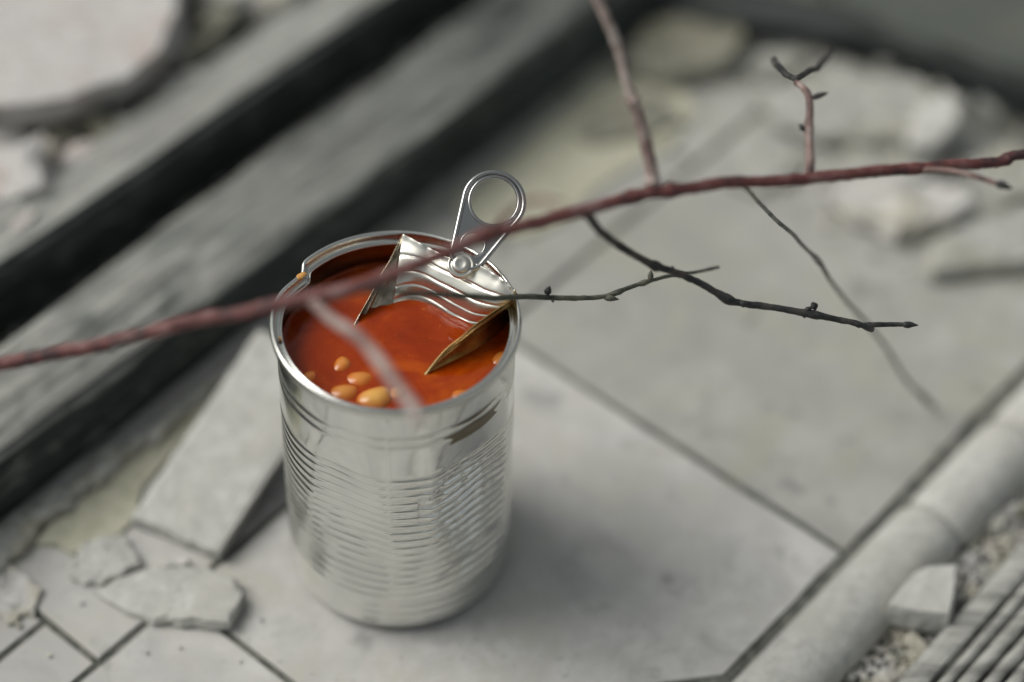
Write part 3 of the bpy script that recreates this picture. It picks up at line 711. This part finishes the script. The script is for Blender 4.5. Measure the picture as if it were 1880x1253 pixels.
# ------------------------------------------------------------------ soup and beans
m = Mat('tomato_soup', .04, spec=.30)
p = m.coord('Object'); n1 = m.noise(p, 55, 5, .6, .6); n2 = m.noise(p, 420, 3, .6)
c = m.ramp(n1, [(.3, (.22, .018, .0006)), (.5, (.32, .035, .001)), (.66, (.44, .072, .002))])
c = m.mix(m.ramp(n2, [(.66, 0.0), (.74, .5)]), c, (.55, .15, .02)); m.color(c)
m.b.inputs['Subsurface Weight'].default_value = .6; m.b.inputs['Subsurface Radius'].default_value = (1.0, .25, .06); m.b.inputs['Subsurface Scale'].default_value = .004
m.bump(m.noise(p, 75, 4, .55), .14, .0010); SOUPM = m.m
def soup():
    NT, NR_ = 160, 60; V = [(0, 0, SOUP)]; F = []
    for j in range(1, NR_ + 1):
        r = .0356 * j / NR_
        for i in range(NT):
            t = 2 * pi * i / NT; d, _ = rimdef(t, SOUP); rr = r + d * (j / NR_) ** 4
            x, y = rr * cos(t), rr * sin(t); z = SOUP + .0008 * exp(-(.0356 - r) / .0011) + .00018 * noise.noise(Vector((x * 130, y * 130, 0)))
            V.append((x, y, z))
    for i in range(NT): F.append((0, 1 + i, 1 + (i + 1) % NT))
    for j in range(NR_ - 1):
        for i in range(NT): a = 1 + j * NT; F.append((a + i, a + (i + 1) % NT, a + NT + (i + 1) % NT, a + NT + i))
    nb = len(V)                                  # body of the soup down inside the can
    for i in range(NT): t = 2 * pi * i / NT; V.append((.0350 * cos(t), .0350 * sin(t), .088))
    a = 1 + (NR_ - 1) * NT
    for i in range(NT): F.append((a + i, a + (i + 1) % NT, nb + (i + 1) % NT, nb + i))
    F.append(tuple(nb + i for i in range(NT)))
    return mesh('tomato_soup', V, F)
tag(link('tomato_soup', soup(), SOUPM), 'glossy orange red tomato soup filling the open tin can', 'soup')
m = Mat('bean_skin', .18, spec=.5)
n1 = m.noise(m.coord('Object'), 140, 4, .6); 
bc = m.ramp(n1, [(.36, (.62, .27, .045)), (.5, (.72, .41, .10)), (.64, (.78, .50, .16))])
sx = m.n.new('ShaderNodeSeparateXYZ'); m.l.new(m.n.new('ShaderNodeNewGeometry').outputs['Position'], sx.inputs[0])
fr = m.n.new('ShaderNodeMapRange'); m.l.new(sx.outputs[2], fr.inputs[0]); fr.inputs[1].default_value = .0979; fr.inputs[2].default_value = .0999; fr.inputs[3].default_value = 1.0; fr.inputs[4].default_value = 0.0
m.color(m.mix(fr.outputs[0], bc, (.55, .115, .006)))          # thin film of soup low on the bean
m.b.inputs['Subsurface Weight'].default_value = .5; m.b.inputs['Subsurface Radius'].default_value = (1, .5, .15); m.b.inputs['Subsurface Scale'].default_value = .003; BEANM = m.m
def bean_mesh():
    bm = bmesh.new(); bmesh.ops.create_uvsphere(bm, u_segments=32, v_segments=20, radius=1)
    for v in bm.verts:
        x, y, z = v.co; y2 = y + .22 * (1 - x * x) * -1 * .6 + .28 * x * x * .5
        v.co = Vector((x * .92, y2 * .74, z * .62)) * (1 + .03 * noise.noise(v.co * 2))
    return bm_mesh('bean', bm, True)
BEAN = bean_mesh(); BEAN.materials.append(BEANM)
for (x, y, s, dz, rz, lab) in [(633, 718, .0052, -.0012, .3, 'pale bean with a wet highlight close to the can rim'), (690, 729, .0060, -.0009, .55, 'largest pale yellow bean in the soup'), (726, 720, .0036, -.0004, 1.2, 'small bean touching the largest bean'),
                          (662, 693, .0052, -.0014, .25, 'slim bean almost covered by soup above the largest bean'), (627, 667, .0038, -.0004, 1.4, 'lone small bean showing through the soup beside the thick blurred twig'),
                          (846, 722, .0046, -.0014, .4, 'single yellow bean under the right side of the rim beyond the blurred twig'), (918, 657, .0042, -.0008, 1.2, 'bean at the soup edge beside the dipped gold lid edge'), (566, 690, .0038, -.0007, .8, 'dim bean at the shaded soup edge')]:
    p = srv(x, y, SOUP); o = link('bean', BEAN); o.location = (p.x, p.y, SOUP + dz - .0015); o.scale = (s * 1.18,) * 3; o.rotation_euler = (.1, .1, rz)
    tag(o, lab, 'bean', 'beans in the soup')

# ------------------------------------------------------------------ branch with twigs and buds
br = empty('tree_branch', srd(0, 668, .70)); bpy.context.view_layer.update()
tag(br, 'thin reddish bare branch with budding twigs hanging across in front of the can', 'branch')
INV = br.matrix_world.inverted()
def stem(name, pts, r0, r1, mat, parent, nodes=(), seed=0, n=None, seg=14, rn=.16):
    P = [srd(*p) for p in pts]; ln = sum((P[i + 1] - P[i]).length for i in range(len(P) - 1)); n = n or max(16, int(ln / .0012))
    path = polyline(P, n)
    path = [p + Vector([noise.noise(p * 60 + Vector((seed, k * 7, 0))) for k in range(3)]) * .0009 for p in path]
    def rad(u): return (r0 + (r1 - r0) * u) * (1 + sum(h * exp(-((u - c) / w) ** 2) for (c, w, h) in nodes)) * (1 if 0 < u < 1 else .6)
    V, F = tube(path, rad, seg, rnoise=rn, seed=seed)
    o = link(name, mesh(name, V, F), mat, parent); o.matrix_parent_inverse = INV if parent == br else Matrix.Identity(4)
    if parent is not br: o.matrix_parent_inverse = (br.matrix_world @ INV).inverted()
    return o
def bud(x, y, dep, dx, dy, L, W, parent, mat):
    p = srd(x, y, dep); ax = (RGT * dx + UPV * dy - DIR * .1).normalized(); path = [p + ax * L * k / 12 for k in range(13)]
    V, F = tube(path, lambda u: W * (sin(pi * min(1, u * .92 + .08)) ** .7) * (1.15 - .6 * u) + .00005, 10, rnoise=.25, seed=x)
    o = link('bud', mesh('bud', V, F), mat, parent)
    return o
stem('main_stem', [(-420, 740, .715), (-200, 705, .707), (0, 668, .700), (150, 640, .692), (300, 605, .684), (480, 566, .673), (620, 535, .667), (740, 495, .668), (850, 452, .672), (960, 415, .678), (1080, 383, .686), (1190, 355, .692), (1300, 343, .697), (1480, 326, .705), (1640, 314, .711), (1760, 303, .715), (1835, 297, .718), (1890, 281, .720), (2100, 250, .725), (2350, 200, .73)],
       .00225, .00155, BARK, br, [(.44, .008, .25), (.565, .006, .3), (.60, .006, .35), (.75, .006, .2), (.86, .008, .3)], 1, seg=18)
t = stem('twig', [(1201, 345, .693), (1192, 300, .692), (1180, 240, .690), (1168, 200, .688), (1155, 165, .687), (1135, 100, .684), (1110, 40, .680), (1085, -20, .677), (1050, -90, .672)], .00200, .00135, BARK_P, br, [(.0, .05, .35), (.43, .02, .35)], 2)
bud(1160, 180, .687, -.6, .5, .0022, .0011, t, BARK_D)
t = stem('twig', [(1486, 326, .706), (1486, 300, .707), (1484, 270, .709), (1483, 240, .711), (1487, 205, .713), (1484, 180, .716), (1474, 162, .720), (1462, 148, .726)], .00140, .00095, BARK_M, br, [(.0, .06, .3), (.45, .03, .35)], 3)
bud(1476, 240, .711, -.5, .6, .0024, .0011, t, BARK_D); bud(1490, 180, .716, 1, .3, .0052, .0010, t, BARK_D)
stem('twig', [(1462, 148, .726), (1446, 138, .742), (1432, 125, .758), (1422, 108, .775)], .0009, .0011, BARK_D, br, [], 4)
stem('twig', [(1462, 148, .726), (1478, 138, .752), (1500, 125, .775), (1524, 98, .80)], .0009, .0010, BARK_D, br, [], 5)
t = stem('twig', [(1075, 392, .686), (1088, 410, .690), (1110, 432, .697), (1150, 460, .708), (1200, 487, .717), (1240, 503, .722), (1290, 524, .727), (1345, 551, .731), (1400, 561, .733), (1470, 573, .734), (1530, 587, .735), (1580, 597, .7355), (1602, 606, .736)],   .00130, .00085, BARK_D, br, [(.0, .04, .4), (.34, .015, .5), (.57, .02, .6), (.78, .02, .35), (.95, .02, .3)], 6, seg=16, rn=.22)
bud(1232, 499, .721, .3, .9, .0018, .0010, t, BARK_D); bud(1358, 556, .731, .9, -.3, .0030, .0011, t, BARK_D); bud(1478, 572, .734, .8, .5, .0028, .0009, t, BARK_D); bud(1490, 565, .734, .7, .35, .0022, .0014, t, BARK_D); bud(1475, 578, .734, .4, -.9, .0012, .0006, t, BARK_D)
t = stem('twig', [(1570, 597, .7355), (1600, 597, .736), (1640, 596, .737), (1662, 596, .737)], .00075, .00070, BARK_D, br, [], 7, rn=.3)
bud(1656, 596, .737, 1, -.05, .0050, .0011, t, BARK_D)
t = stem('twig', [(640, 528, .668), (700, 535, .678), (770, 540, .693), (850, 543, .709), (920, 546, .722), (1000, 546, .731), (1060, 545, .735), (1110, 542, .738), (1160, 525, .742), (1195, 515, .745), (1240, 504, .750), (1280, 500, .756), (1320, 492, .763)], .00105, .0005, BARK_O, br, [(.62, .012, .4), (.72, .02, .5), (.84, .015, .5)], 8, rn=.2)
bud(1003, 541, .731, .4, .9, .0028, .0012, t, BARK_D); bud(1108, 546, .738, 1, -.15, .0048, .0011, t, BARK_O); bud(1194, 515, .745, .05, 1, .0032, .0010, t, BARK_O); bud(1015, 550, .731, .1, -1, .0010, .0006, t, BARK_O)
t = stem('twig', [(1362, 336, .699), (1390, 370, .722), (1430, 408, .743), (1480, 455, .764), (1505, 485, .774), (1540, 535, .790), (1580, 580, .806), (1620, 630, .822), (1660, 690, .838), (1690, 728, .847), (1716, 748, .853)], .00062, .00085, BARK_G, br, [(.38, .03, .5), (.93, .05, .5)], 9)
t = stem('twig', [(1690, 313, .712), (1730, 316, .709), (1780, 324, .706), (1830, 337, .702)], .00095, .00080, BARK_M, br, [], 10)
bud(1828, 336, .702, .9, -.35, .0052, .0013, t, BARK_D)
stem('twig', [(560, 548, .672), (590, 568, .664), (625, 595, .656), (660, 622, .650), (700, 668, .643), (735, 715, .637), (762, 755, .633), (768, 772, .632)], .0016, .0018, BARK_P, br, [], 11)
stem('twig', [(900, 436, .674), (925, 400, .655), (950, 378, .640), (990, 372, .625), (1035, 374, .610)], .0009, .0007, BARK, br, [], 12)
stem('twig', [(200, 642, .688), (225, 628, .672), (262, 618, .66)], .0008, .0006, BARK_D, br, [], 13)
